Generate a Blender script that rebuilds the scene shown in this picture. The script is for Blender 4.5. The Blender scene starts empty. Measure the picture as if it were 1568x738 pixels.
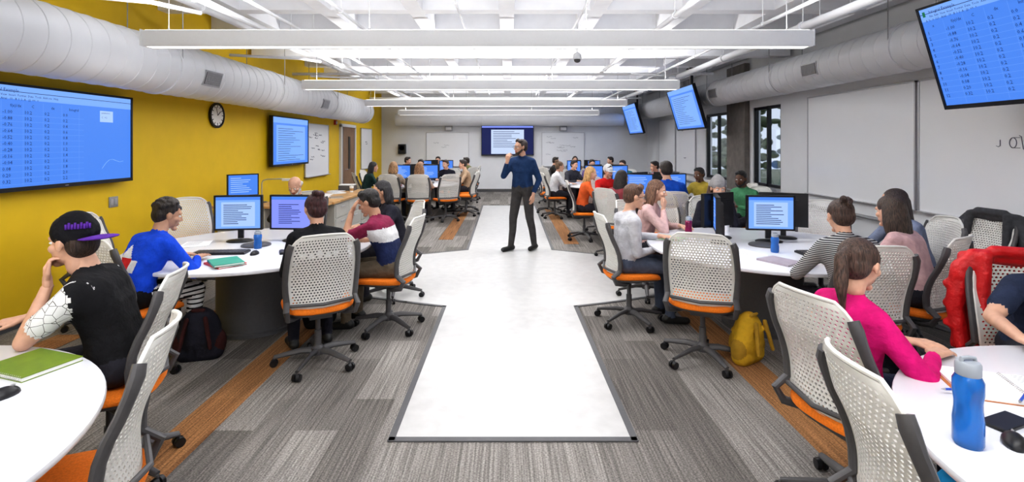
import bpy, bmesh, math, random
import numpy as np
from mathutils import Vector as V, Matrix, Euler
random.seed(4)
scn=bpy.context.scene
# ------------------------------------------------------------------ materials
MC={}
def mat(name,col,rough=.5,metal=0,emit=0,noise=0,nscale=40,bump=0,trans=0,spec=None,bdist=.01):
    if name in MC: return MC[name]
    m=bpy.data.materials.new(name); m.use_nodes=True
    nt=m.node_tree; b=nt.nodes['Principled BSDF']
    c=(col[0],col[1],col[2],1)
    b.inputs['Base Color'].default_value=c
    b.inputs['Roughness'].default_value=rough
    b.inputs['Metallic'].default_value=metal
    if spec is not None: b.inputs['Specular IOR Level'].default_value=spec
    if emit:
        b.inputs['Emission Color'].default_value=c
        b.inputs['Emission Strength'].default_value=emit
        if emit>=.5: b.inputs['Base Color'].default_value=(.01,.01,.01,1); b.inputs['Specular IOR Level'].default_value=.25
    if trans: b.inputs['Transmission Weight'].default_value=trans
    if noise or bump:
        tc=nt.nodes.new('ShaderNodeTexCoord'); n=nt.nodes.new('ShaderNodeTexNoise')
        n.inputs['Scale'].default_value=nscale; n.inputs['Detail'].default_value=4
        nt.links.new(tc.outputs['Object'],n.inputs['Vector'])
        if noise:
            r=nt.nodes.new('ShaderNodeValToRGB')
            r.color_ramp.elements[0].position=.3; r.color_ramp.elements[1].position=.7
            r.color_ramp.elements[0].color=tuple(x*(1-noise) for x in c[:3])+(1,)
            r.color_ramp.elements[1].color=tuple(min(1,x*(1+noise)) for x in c[:3])+(1,)
            nt.links.new(n.outputs['Fac'],r.inputs['Fac']); nt.links.new(r.outputs['Color'],b.inputs['Base Color'])
        if bump:
            bp=nt.nodes.new('ShaderNodeBump'); bp.inputs['Strength'].default_value=bump; bp.inputs['Distance'].default_value=bdist
            nt.links.new(n.outputs['Fac'],bp.inputs['Height']); nt.links.new(bp.outputs['Normal'],b.inputs['Normal'])
    MC[name]=m; return m
def fab(c,rough=.9):
    return mat('fabric_%02d_%02d_%02d'%tuple(int(x*99) for x in c),c,rough,noise=.16,nscale=13,bump=.75,bdist=.03,spec=.25)
def skinm(c): return mat('skin_%02d_%02d_%02d'%tuple(int(x*99) for x in c),c,.55,noise=.07,nscale=30)
def hairm(c):
    k='hair_%02d_%02d_%02d'%tuple(int(x*99) for x in c)
    if k in MC: return MC[k]
    m=mat(k,c,.5); nt=m.node_tree; b=nt.nodes['Principled BSDF']
    tc=nt.nodes.new('ShaderNodeTexCoord'); mp=nt.nodes.new('ShaderNodeMapping'); mp.inputs['Scale'].default_value=(150,150,12)
    n=nt.nodes.new('ShaderNodeTexNoise'); n.inputs['Scale'].default_value=1; r=nt.nodes.new('ShaderNodeValToRGB')
    r.color_ramp.elements[0].position=.35; r.color_ramp.elements[1].position=.7
    r.color_ramp.elements[0].color=tuple(x*.4 for x in c)+(1,); r.color_ramp.elements[1].color=tuple(min(1,x*1.9+.01) for x in c)+(1,)
    bp=nt.nodes.new('ShaderNodeBump'); bp.inputs['Strength'].default_value=.8; bp.inputs['Distance'].default_value=.01
    nt.links.new(tc.outputs['Object'],mp.inputs['Vector']); nt.links.new(mp.outputs['Vector'],n.inputs['Vector'])
    nt.links.new(n.outputs['Fac'],r.inputs['Fac']); nt.links.new(r.outputs['Color'],b.inputs['Base Color'])
    nt.links.new(n.outputs['Fac'],bp.inputs['Height']); nt.links.new(bp.outputs['Normal'],b.inputs['Normal'])
    return m
WHITE=mat('white_paint',(.80,.81,.83),.6,noise=.02,nscale=3)
CEIL=mat('ceiling_white',(.88,.89,.92),.7,noise=.03,nscale=5)
YEL=mat('yellow_paint',(.80,.535,.012),.6,noise=.03,nscale=4,bump=.05)
BLACK=mat('black_plastic',(.012,.012,.014),.4,noise=.1)
DARK=mat('dark_grey_plastic',(.085,.082,.085),.45,noise=.05,nscale=60)
GREY=mat('grey_metal',(.35,.35,.36),.4,metal=.3,noise=.05)
ORANGE=mat('orange_upholstery',(.86,.22,.014),.85,noise=.12,nscale=120,bump=.2)
CHW=mat('chair_white_polymer',(.74,.73,.69),.45,noise=.02)
LAM=mat('white_laminate',(.78,.79,.84),.22,noise=.01,nscale=3)
DUCT=mat('duct_painted_steel',(.76,.77,.79),.42,metal=.05,noise=.03,nscale=2)
WOOD=mat('oak_wood',(.50,.29,.12),.45,noise=.25,nscale=6)
WB=mat('whiteboard_surface',(.88,.89,.91),.15,noise=.01,nscale=2)
ALU=mat('aluminium',(.55,.55,.57),.35,metal=.6,noise=.03)
PAPER=mat('paper',(.88,.88,.87),.8,noise=.01)
SCR=mat('screen_blue',(.085,.26,.85),.3,emit=1.0)
SCRL=mat('screen_light',(.42,.60,1.0),.3,emit=1.0)
SCRW=mat('screen_panel',(.22,.43,.98),.3,emit=1.0)
SCRD=mat('screen_text',(.006,.018,.16),.3,emit=.6)
SCRP=mat('screen_violet',(.26,.32,.95),.3,emit=1.0)
SCRG=mat('screen_green',(.02,.30,.15),.3,emit=.6)
CONC=mat('concrete',(.20,.18,.165),.8,noise=.15,nscale=8,bump=.2)
# ------------------------------------------------------------------ mesh builder
class MB:
    def __init__(s): s.v=[];s.f=[];s.m=[];s.mats=[]
    def mi(s,m):
        if m not in s.mats: s.mats.append(m)
        return s.mats.index(m)
    def add(s,vs,fs,m,M=None):
        o=len(s.v)
        if M is not None: vs=[M@V(x) for x in vs]
        s.v.extend([tuple(x) for x in vs]); k=s.mi(m)
        for f in fs: s.f.append(tuple(o+i for i in f)); s.m.append(k)
    def box(s,c,d,m,R=None):
        x,y,z=d[0]/2,d[1]/2,d[2]/2
        vs=[V((a*x,b*y,e*z)) for a in(-1,1) for b in(-1,1) for e in(-1,1)]
        if R is not None: vs=[R@v for v in vs]
        vs=[v+V(c) for v in vs]
        s.add(vs,[(0,1,3,2),(4,6,7,5),(0,4,5,1),(2,3,7,6),(0,2,6,4),(1,5,7,3)],m)
    def frame(s,a,b):
        d=(V(b)-V(a)); L=d.length
        d=d.normalized() if L>1e-9 else V((0,0,1))
        u=d.orthogonal().normalized(); w=d.cross(u)
        return d,u,w
    def cone(s,a,b,ra,rb,m,seg=16):
        a=V(a);b=V(b);d,u,w=s.frame(a,b); vs=[];fs=[]
        for p,r in((a,ra),(b,rb)):
            for i in range(seg):
                t=2*math.pi*i/seg; vs.append(p+u*(math.cos(t)*r)+w*(math.sin(t)*r))
        for i in range(seg):
            j=(i+1)%seg; fs.append((i,j,seg+j,seg+i))
        fs.append(tuple(range(seg))[::-1]); fs.append(tuple(range(seg,2*seg)))
        s.add(vs,fs,m)
    def capsule(s,a,b,ra,rb,m,seg=12,h=4):
        a=V(a);b=V(b);d,u,w=s.frame(a,b); rings=[]
        for k in range(1,h+1):
            t=math.pi/2*k/h; rings.append((a-d*(math.cos(t)*ra),math.sin(t)*ra))
        for k in range(0,h):
            t=math.pi/2*k/h; rings.append((b+d*(math.sin(t)*rb),math.cos(t)*rb))
        vs=[];fs=[]
        for p,r in rings:
            for i in range(seg):
                t=2*math.pi*i/seg; vs.append(p+u*(math.cos(t)*r)+w*(math.sin(t)*r))
        n=len(rings)
        for k in range(n-1):
            for i in range(seg):
                j=(i+1)%seg; fs.append((k*seg+i,k*seg+j,(k+1)*seg+j,(k+1)*seg+i))
        vs.append(a-d*ra); vs.append(b+d*rb); A=len(vs)-2;B=A+1
        for i in range(seg):
            j=(i+1)%seg; fs.append((A,j,i)); fs.append((B,(n-1)*seg+i,(n-1)*seg+j))
        s.add(vs,fs,m)
    def ell(s,c,r,m,R=None,seg=16,rings=10):
        vs=[];fs=[];c=V(c)
        for k in range(1,rings):
            p=math.pi*k/rings
            for i in range(seg):
                t=2*math.pi*i/seg
                q=V((r[0]*math.sin(p)*math.cos(t),r[1]*math.sin(p)*math.sin(t),r[2]*math.cos(p)))
                if R is not None: q=R@q
                vs.append(c+q)
        q=V((0,0,r[2])); q=R@q if R is not None else q
        vs.append(c+q); vs.append(c-q); A=len(vs)-2;B=A+1
        for k in range(rings-2):
            for i in range(seg):
                j=(i+1)%seg; fs.append((k*seg+i,(k+1)*seg+i,(k+1)*seg+j,k*seg+j))
        for i in range(seg):
            j=(i+1)%seg; fs.append((A,i,j)); fs.append((B,(rings-2)*seg+j,(rings-2)*seg+i))
        s.add(vs,fs,m)
    def tube(s,pts,r,m,seg=10,flat=1.0,closed=False):
        pts=[V(p) for p in pts]; n=len(pts); rr=r if isinstance(r,(list,tuple)) else [r]*n
        vs=[];fs=[]; pu=None
        for k,p in enumerate(pts):
            if closed: d=pts[(k+1)%n]-pts[k-1]
            else: d=pts[min(k+1,n-1)]-pts[max(k-1,0)]
            d.normalize()
            if pu is None: u=d.orthogonal().normalized()
            else:
                u=(pu-d*pu.dot(d)); u=u.normalized() if u.length>1e-6 else d.orthogonal().normalized()
            pu=u; w=d.cross(u)
            for i in range(seg):
                t=2*math.pi*i/seg; vs.append(p+u*(math.cos(t)*rr[k])+w*(math.sin(t)*rr[k]*flat))
        for k in range(n if closed else n-1):
            k2=(k+1)%n
            for i in range(seg):
                j=(i+1)%seg; fs.append((k*seg+i,k*seg+j,k2*seg+j,k2*seg+i))
        if not closed:
            fs.append(tuple(range(seg))[::-1]); fs.append(tuple(range((n-1)*seg,n*seg)))
        s.add(vs,fs,m)
    def lathe(s,prof,m,c=(0,0,0),seg=32,M=None,sx=1,sy=1):
        vs=[];fs=[];n=len(prof)
        for r,z in prof:
            for i in range(seg):
                t=2*math.pi*i/seg; vs.append(V((c[0]+r*math.cos(t)*sx,c[1]+r*math.sin(t)*sy,c[2]+z)))
        for k in range(n-1):
            for i in range(seg):
                j=(i+1)%seg; fs.append((k*seg+i,k*seg+j,(k+1)*seg+j,(k+1)*seg+i))
        fs.append(tuple(range(seg))[::-1]); fs.append(tuple(range((n-1)*seg,n*seg)))
        s.add(vs,fs,m,M)
    def prism(s,pts,z0,z1,m):
        n=len(pts); vs=[(p[0],p[1],z0) for p in pts]+[(p[0],p[1],z1) for p in pts]
        fs=[tuple(range(n))[::-1],tuple(range(n,2*n))]+[(i,(i+1)%n,n+(i+1)%n,n+i) for i in range(n)]
        s.add(vs,fs,m)
    def mesh(s,name,angle=40):
        me=bpy.data.meshes.new(name); me.from_pydata(s.v,[],s.f)
        for m in s.mats: me.materials.append(m)
        me.polygons.foreach_set('material_index',s.m)
        bm=bmesh.new(); bm.from_mesh(me); bmesh.ops.recalc_face_normals(bm,faces=bm.faces); bm.to_mesh(me); bm.free()
        me.polygons.foreach_set('use_smooth',[True]*len(me.polygons))
        me.set_sharp_from_angle(angle=math.radians(angle)); me.update()
        return me
    def obj(s,name,loc=(0,0,0),rz=0,rx=0,angle=40,bevel=0):
        return put(s.mesh(name,angle),name,loc,rz,rx,bevel)
def put(me,name,loc=(0,0,0),rz=0,rx=0,bevel=0):
    o=bpy.data.objects.new(name,me); scn.collection.objects.link(o)
    o.location=loc; o.rotation_euler=(rx,0,rz)
    if bevel:
        b=o.modifiers.new('bevel','BEVEL'); b.width=bevel; b.segments=2; b.limit_method='ANGLE'
    return o
def rz_of(F): return math.atan2(F[1],F[0])-math.pi/2
_tc={}
def text_geo(txt):
    if txt in _tc: return _tc[txt]
    cu=bpy.data.curves.new('t','FONT'); cu.body=txt; cu.size=1; cu.resolution_u=1
    o=bpy.data.objects.new('t',cu); scn.collection.objects.link(o)
    dg=bpy.context.evaluated_depsgraph_get(); me=bpy.data.meshes.new_from_object(o.evaluated_get(dg))
    vs=[tuple(v.co) for v in me.vertices]; fs=[tuple(p.vertices) for p in me.polygons]
    bpy.data.objects.remove(o); bpy.data.curves.remove(cu); bpy.data.meshes.remove(me)
    _tc[txt]=(vs,fs); return vs,fs
def text_on(mb,txt,x,z,size,y,m):
    vs,fs=text_geo(txt); mb.add([(x+a*size,y,z+b*size) for a,b,c in vs],fs,m)
# ------------------------------------------------------------------ remesh
def remesh(prims,voxel,it=3):
    mb=MB()
    for p in prims:
        if p[0]=='c': mb.capsule(p[1],p[2],p[3],p[4],BLACK)
        else: mb.ell(p[1],p[2],BLACK,p[3])
    me=bpy.data.meshes.new('tmp'); me.from_pydata(mb.v,[],mb.f)
    o=bpy.data.objects.new('tmp',me); scn.collection.objects.link(o)
    r=o.modifiers.new('r','REMESH'); r.mode='VOXEL'; r.voxel_size=voxel
    if it:
        sm=o.modifiers.new('s','SMOOTH'); sm.factor=.6; sm.iterations=it
    dg=bpy.context.evaluated_depsgraph_get(); e=bpy.data.meshes.new_from_object(o.evaluated_get(dg))
    n=len(e.vertices); co=np.empty(n*3); e.vertices.foreach_get('co',co); co=co.reshape(-1,3)
    fs=[tuple(p.vertices) for p in e.polygons]
    cen=np.empty(len(fs)*3); e.polygons.foreach_get('center',cen); cen=cen.reshape(-1,3)
    bpy.data.objects.remove(o); bpy.data.meshes.remove(me); bpy.data.meshes.remove(e)
    best=np.full(len(fs),1e9); tag=np.zeros(len(fs),int)
    for k,p in enumerate(prims):
        if p[0]=='c':
            a=np.array(p[1]);b=np.array(p[2]);ab=b-a;L=ab@ab
            t=np.clip(((cen-a)@ab)/L,0,1) if L>1e-12 else np.zeros(len(cen))
            d=np.linalg.norm(cen-(a+t[:,None]*ab),axis=1)-(p[3]+t*(p[4]-p[3]))
        else:
            q=cen-np.array(p[1])
            if p[3] is not None: q=q@np.array(p[3])
            q=q/np.array(p[2]); d=(np.linalg.norm(q,axis=1)-1)*min(p[2])
        w=d<best; best[w]=d[w]; tag[w]=k
    return co,fs,[prims[k][-1] for k in tag],cen
def C(a,b,ra,rb,t): return('c',tuple(a),tuple(b),ra,rb,t)
def E(c,r,t,R=None): return('e',tuple(c),tuple(r),R,t)
def ik(S,W,l1,l2,h):
    S=V(S);W=V(W);d=W-S;L=d.length
    mx=(l1+l2)*.985
    if L>mx: W=S+d*(mx/L); d=W-S; L=mx
    d.normalize(); a=(l1*l1-l2*l2+L*L)/(2*L); hh=math.sqrt(max(0,l1*l1-a*a))
    h=V(h); p=h-d*h.dot(d); p.normalize()
    return S+d*a+p*hh,W
def hand_prims(W,D,N,sx,curl,sk):
    D=V(D).normalized(); N=V(N); N=(N-D*N.dot(D)).normalized(); th=D.cross(N)*sx
    W=V(W); P=[]
    offs=(.029,.010,-.010,-.028); lens=(.070,.078,.072,.056)
    for o,l in zip(offs,lens):
        k=W+D*(.088-(.006 if abs(o)>.02 else 0))+th*o
        P.append(C(W+th*o*.5,k,.015,.0115,sk))
        a=curl*.5; p=k; r=.0095
        for fr in(.43,.32,.25):
            dr=D*math.cos(a)+N*math.sin(a); q=p+dr*l*fr+th*(o*.06)
            P.append(C(p,q,r,r-.001,sk)); p=q; r-=.001; a+=curl*.75
    P.append(C(W,W+D*.04,.021,.019,sk))
    b=W+D*.025+th*.018; c=b+D*.028+th*.026+N*.008; d=c+D*.028+th*.008+N*.006; e=d+D*.022+N*.004
    P+= [C(b,c,.014,.012,sk),C(c,d,.0105,.0095,sk),C(d,e,.0095,.008,sk)]
    return P
SK=(.62,.36,.25); SKD=(.13,.06,.035); SKT=(.50,.28,.18)
def person(name,hip,F,lean=.2,look=None,pitch=.14,aL='table',aR='table',skin=SK,hair=(.02,.013,.01),hs='short',
           shirt=(.1,.1,.1),sleeve=None,short=False,pants=(.03,.03,.035),shoe=(.015,.015,.015),fem=False,near=True,
           stand=False,paint=None,scale=1,cap=None,capbrim=None,capback=False,glasses=False,beard=None,hood=False,vol=1.0,
           shirtm=None,sleevem=None,knee=0,z=0,headroll=0,legs=None,logo=None):
    w=.90 if fem else 1.0
    hz=.93 if stand else .575
    sn,cs=math.sin(lean),math.cos(lean)
    sp=lambda t:V((0,sn*t*(.65+.8*t),hz+cs*t))
    sl='sleeve'; P=[]
    x=V((1,0,0))
    hw=.082
    P.append(C(sp(0)-x*hw*1.05+V((0,-.005,.0)),sp(0)+x*hw*1.05+V((0,-.005,0)),.104,.104,'pants'))
    for t,wx,r,tg in((.10,.070,.104,'shirt'),(.19,.062*w,.102 if not fem else .092,'shirt'),(.28,.075*w,.107 if not fem else .099,'shirt'),(.36,.088*w,.104,'shirt')):
        P.append(C(sp(t)-x*wx,sp(t)+x*wx,r,r,tg))
    for s in(-1,1):
        P.append(C(sp(.05)+x*s*.075,sp(.2)+x*s*.062*w,.104,.098,'shirt'))
        P.append(C(sp(.2)+x*s*.062*w,sp(.35)+x*s*.085*w,.1,.104,'shirt'))
    nb=sp(.455)
    if fem:
        for s in(-1,1): P.append(E(sp(.30)+V((s*.065,.085,0)),(.055,.05,.055),'shirt'))
    hd=V((0,.25+sn*.6,1)).normalized()
    hc=nb+hd*.165
    P.append(C(nb-V((0,.02,.04)),hc+V((0,-.03,-.04)),.058 if not fem else .05,.050 if not fem else .043,'skin'))
    P.append(C(nb-V((0,.015,.035)),nb+V((0,0,.005)),.068,.062,'shirt'))
    if hood:
        for s in(-1,1): P.append(C(nb+V((s*.075,-.01,0)),nb+V((s*.03,-.10,-.03)),.032,.045,'shirt'))
        P.append(C(nb+V((-.03,-.10,-.05)),nb+V((.03,-.10,-.05)),.05,.05,'shirt'))
    # legs
    for s in(-1,1):
        if stand:
            st=.09*s
            hp=V((s*.09,0,hz-.02)); kn=V((s*.10,st*.8+.03,.49)); an=V((s*.11,st*1.6,.09)); toe=an+V((s*.03,.15,-.05))
        else:
            ko=knee*s
            hp=V((s*.09,0,hz-.01)); kn=V((s*.13,.42,.535)); an=V((s*.13,.40+ko,.10)); toe=an+V((s*.02,.15,-.055))
        if legs: kn,an=[V((s*q[0],q[1],q[2])) for q in legs]; toe=an+V((s*.02,.15,-.055))
        P.append(C(hp,kn,.092,.064,'pants')); P.append(C(kn,kn*.55+an*.45+V((0,-.015,0)),.062,.056,'pants')); P.append(C(kn*.55+an*.45+V((0,-.015,0)),an,.056,.045,'pants'))
        P.append(C(an-V((0,.04,.045)),toe,.038,.036,'shoe')); P.append(C(an-V((0,.04,.04)),an+V((0,0,-.02)),.042,.042,'shoe'))
    HP=[]
    for s,arm in((-1,aL),(1,aR)):
        S=sp(.40)+x*s*(.178*w+.0)
        P.append(C(nb+x*s*.04-V((0,0,.02)),S,.058,.062,'shirt'))
        P.append(C(sp(.30)+x*s*.11*w,S-V((0,0,.02)),.08,.06,'shirt'))
        curl=.55
        if arm=='table': W=V((s*.12,.40+(.03 if s>0 else 0),.785));D=(-s*.5,1,-.02);N=(0,0,-1);h=(s*.9,-.3,-.7);curl=.25
        elif arm=='lap': W=V((s*.09,.27,.70));D=(-s*.6,1,-.2);N=(0,0,-1);h=(s*.5,-.6,-1)
        elif arm=='chin': W=hc+V((s*.05,.075,-.19));D=(-s*.25,.15,1);N=(-s*.3,-1,.1);h=(s*.3,.5,-1);curl=.9
        elif arm=='brow': W=hc+V((s*.075,.13,-.08));D=(-s*.45,-.35,1);N=(-s*.3,-1,-.2);h=(s*.25,.6,-1);curl=.5
        elif arm=='type': W=V((s*.10,.36,.80));D=(-s*.2,1,-.1);N=(0,0,-1);h=(s*.5,-.5,-.8);curl=.5
        elif arm=='side': W=V((s*.25,.03,hz-.07));D=(0,.15,-1);N=(-s,0,0);h=(s*.2,-1,0);curl=.6
        else: W,D,N,h,curl=arm; W=V(W)
        El,W=ik(S,W,.285,.25,h)
        if short:
            M=S*.35+El*.65
            P+= [C(S,M,.062,.058,sl),C(M,El,.044,.040,'skin'),C(El,W,.040,.026,'skin')]
        else:
            P+= [C(S,El,.060,.047,sl),C(El,El*.15+W*.85,.046,.033,sl),C(El*.1+W*.9,W,.027,.026,'skin')]
        HP+=hand_prims(W,D,N,s,curl,'skin')
    out=MB()
    mats={'skin':skinm(skin),'shirt':shirtm or fab(shirt),'sleeve':sleevem or (fab(sleeve) if sleeve else (shirtm or fab(shirt))),
          'pants':fab(pants),'shoe':mat('shoe_%d'%int(shoe[0]*99),shoe,.5,noise=.05),'lips':mat('lips_%d'%int(skin[0]*99),(skin[0]*.75,skin[1]*.45,skin[2]*.45),.5)}
    def addr(res,M=None,M3=None):
        co,fs,tg,cen=res; o=len(out.v)
        if M is not None: co=np.array([tuple(M@V(c)) for c in co])
        out.v.extend(map(tuple,co))
        for f,t,c in zip(fs,tg,cen):
            m=mats[t] if isinstance(t,str) else t
            if paint and M is None:
                q=paint(c[0],c[1],c[2]-hz,t)
                if q is not None: m=q
            out.f.append(tuple(o+i for i in f)); out.m.append(out.mi(m))
    addr(remesh(P,.012 if near else .022,5 if near else 3))
    addr(remesh(HP,.0045 if near else .008,2 if near else 1))
    # head
    yaw=0
    if look is not None:
        yaw=math.atan2(look[1],look[0])-math.atan2(F[1],F[0]); yaw=(yaw+math.pi)%(2*math.pi)-math.pi
        yaw=max(-1.3,min(1.3,yaw))
    HM=Matrix.Translation(hc)@Matrix.Rotation(yaw,4,'Z')@Matrix.Rotation(-pitch,4,'X')@Matrix.Rotation(headroll,4,'Y')
    H=[E((0,-.012,.030),(.075,.094,.086),'skin'),E((0,.022,-.030),(.060,.066,.072),'skin'),E((0,.010,-.060),(.052,.062,.045),'skin'),
       C((-.012,.066,-.098),(.012,.066,-.098),.018,.018,'skin'),C((0,.086,.008),(0,.101,-.026),.008,.011,'skin'),
       C((-.012,.092,-.031),(.012,.092,-.031),.008,.008,'skin'),C((-.038,.070,.026),(.038,.070,.026),.013,.013,'skin'),
       E((-.042,.055,-.022),(.022,.022,.022),'skin'),E((.042,.055,-.022),(.022,.022,.022),'skin'),
       C((-.018,.080,-.054),(.018,.080,-.054),.0075,.0075,'lips'),C((-.015,.079,-.065),(.015,.079,-.065),.008,.008,'lips'),
       C((0,-.02,-.05),(0,-.03,-.11),.05,.048,'skin')]
    for s in(-1,1):
        H+=[E((s*.077,-.005,.0),(.009,.019,.030),'skin'),C((s*.079,-.012,.02),(s*.082,-.014,-.005),.008,.007,'skin')]
    addr(remesh(H,.0055 if near else .010,2 if near else 1),HM)
    sub=MB()
    EW=mat('eye_white',(.8,.8,.78),.2); EI=mat('eye_iris',(.03,.015,.01),.15)
    for s in(-1,1):
        sub.ell((s*.030,.072,.004),(.0135,.0125,.0085),EW,seg=10,rings=6); sub.ell((s*.030,.0815,.004),(.0055,.004,.0055),EI,seg=8,rings=6)
        if hs!='none': sub.capsule((s*.016,.084,.026),(s*.046,.074,.026),.0035,.0025,hairm(hair),seg=6,h=2)
    if glasses:
        for s in(-1,1):
            sub.tube([(s*.032+.024*math.cos(a),.096,.003+.017*math.sin(a)) for a in [i*math.pi/6 for i in range(12)]],.0022,BLACK,seg=5,closed=True)
            sub.tube([(s*.056,.095,.006),(s*.078,.05,.008),(s*.082,-.01,.008)],.002,BLACK,seg=5)
        sub.tube([(-.008,.098,.006),(.008,.098,.006)],.002,BLACK,seg=5)
    hm=hairm(hair); Hr=[]; v=vol
    if hs in('short','long','pony','bun','curly','bob'):
        Hr+=[E((0,-.024,.046),(.082*v,.096*v,.082*v),hm),E((0,-.052,.0),(.078*v,.062*v,.075),hm)]
        for s in(-1,1): Hr.append(E((s*.070,-.005,.035),(.014,.03,.035),hm))
    if hs=='short':
        for i in range(14):
            a=random.uniform(-1.2,1.2); Hr.append(C((.07*math.sin(a)*.8,.02+.035*math.cos(a),.112-.03*abs(math.sin(a))),(.07*math.sin(a),.055*math.cos(a)-.02,.125-.03*abs(math.sin(a))),.018,.012,hm))
    if hs=='curly':
        for i in range(60):
            a=random.uniform(0,6.28); b=random.uniform(.1,1.5)
            Hr.append(E((.083*v*math.sin(b)*math.cos(a),-.024+.094*v*math.sin(b)*math.sin(a)*.95,.046+.083*v*math.cos(b)),(.017,.017,.017),hm))
    if hs in('long','bob'):
        e=-.30 if hs=='long' else -.13
        for i in range(9):
            a=math.pi*(1.0+ i/8.0); cx=math.cos(a); cy=math.sin(a)
            Hr.append(C((cx*.068,-.03+cy*.06,.03),(cx*.088,-.035+cy*.062,-.09),.030,.030,hm))
            Hr.append(C((cx*.088,-.035+cy*.062,-.09),(cx*.085+random.uniform(-.01,.01),-.055+cy*.055,e+random.uniform(-.03,.03)),.030,.016,hm))
        Hr.append(C((0,-.07,0),(0,-.085,e*.8),.06,.045,hm))
    if hs=='pony':
        Hr+=[C((0,-.11,.055),(0,-.145,.02),.022,.030,hm),C((0,-.145,.02),(.01,-.15,-.10),.032,.030,hm),C((.01,-.15,-.10),(.02,-.13,-.21),.028,.010,hm)]
    if hs=='bun':
        for i in range(10): Hr.append(E((random.uniform(-.025,.025),-.095+random.uniform(-.02,.02),.105+random.uniform(-.02,.02)),(.025,.025,.025),hm))
    if hs=='bald':
        for s in(-1,1): Hr+=[C((s*.073,-.01,.01),(s*.055,-.07,-.005),.018,.026,hm)]
        Hr.append(C((-.05,-.075,-.005),(.05,-.075,-.005),.028,.028,hm))
    if beard:
        bm_=hairm(beard); Hr+=[C((-.045,.045,-.075),(0,.070,-.100),.020,.022,bm_),C((.045,.045,-.075),(0,.070,-.100),.020,.022,bm_),C((-.06,.01,-.04),(-.045,.045,-.075),.016,.02,bm_),C((.06,.01,-.04),(.045,.045,-.075),.016,.02,bm_)]
    if cap is not None:
        cm=fab(cap); bmx=fab(capbrim or cap)
        Hr=[h for h in Hr if not (h[0]=='e' and h[1][2]>.04)]
        Hr+=[E((0,-.016,.056),(.089,.104,.088),cm),C((0,-.016,.05),(0,-.016,.075),.086,.082,cm)]
        if capback!='beanie':
            sg=-1 if capback else 1
            sub.ell((0,-.016+sg*.115,.028),(.080,.085,.010),bmx,R=Matrix.Rotation(sg*.06,3,'X'))
            if logo:
                for k in range(-4,5):
                    a=-2.35+k*.12; hgt=.030 if k%2 else .024
                    sub.box((.0875*math.cos(a),-.016+.099*math.sin(a),.088+.004*(k%2)),(.0085,.006,hgt),bmx,Matrix.Rotation(a+math.pi/2,3,'Z'))
        else:
            Hr+=[C((-.06,-.03,.045),(.06,-.03,.045),.045,.045,cm),E((0,-.03,.135),(.04,.04,.03),cm)]
    if Hr: addr(remesh(Hr,.007 if near else .011,2 if near else 1),HM)
    out.v.extend([tuple(HM@V(c)) for c in sub.v]); o=len(out.v)-len(sub.v)
    for f,k in zip(sub.f,sub.m): out.f.append(tuple(o+i for i in f)); out.m.append(out.mi(sub.mats[k]))
    me=bpy.data.meshes.new(name); me.from_pydata(out.v,[],out.f)
    for m in out.mats: me.materials.append(m)
    me.polygons.foreach_set('material_index',out.m); me.polygons.foreach_set('use_smooth',[True]*len(out.f)); me.update()
    ob=put(me,name,(hip[0],hip[1],z),rz_of(F)); ob.scale=(scale,)*3
    return ob
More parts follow.
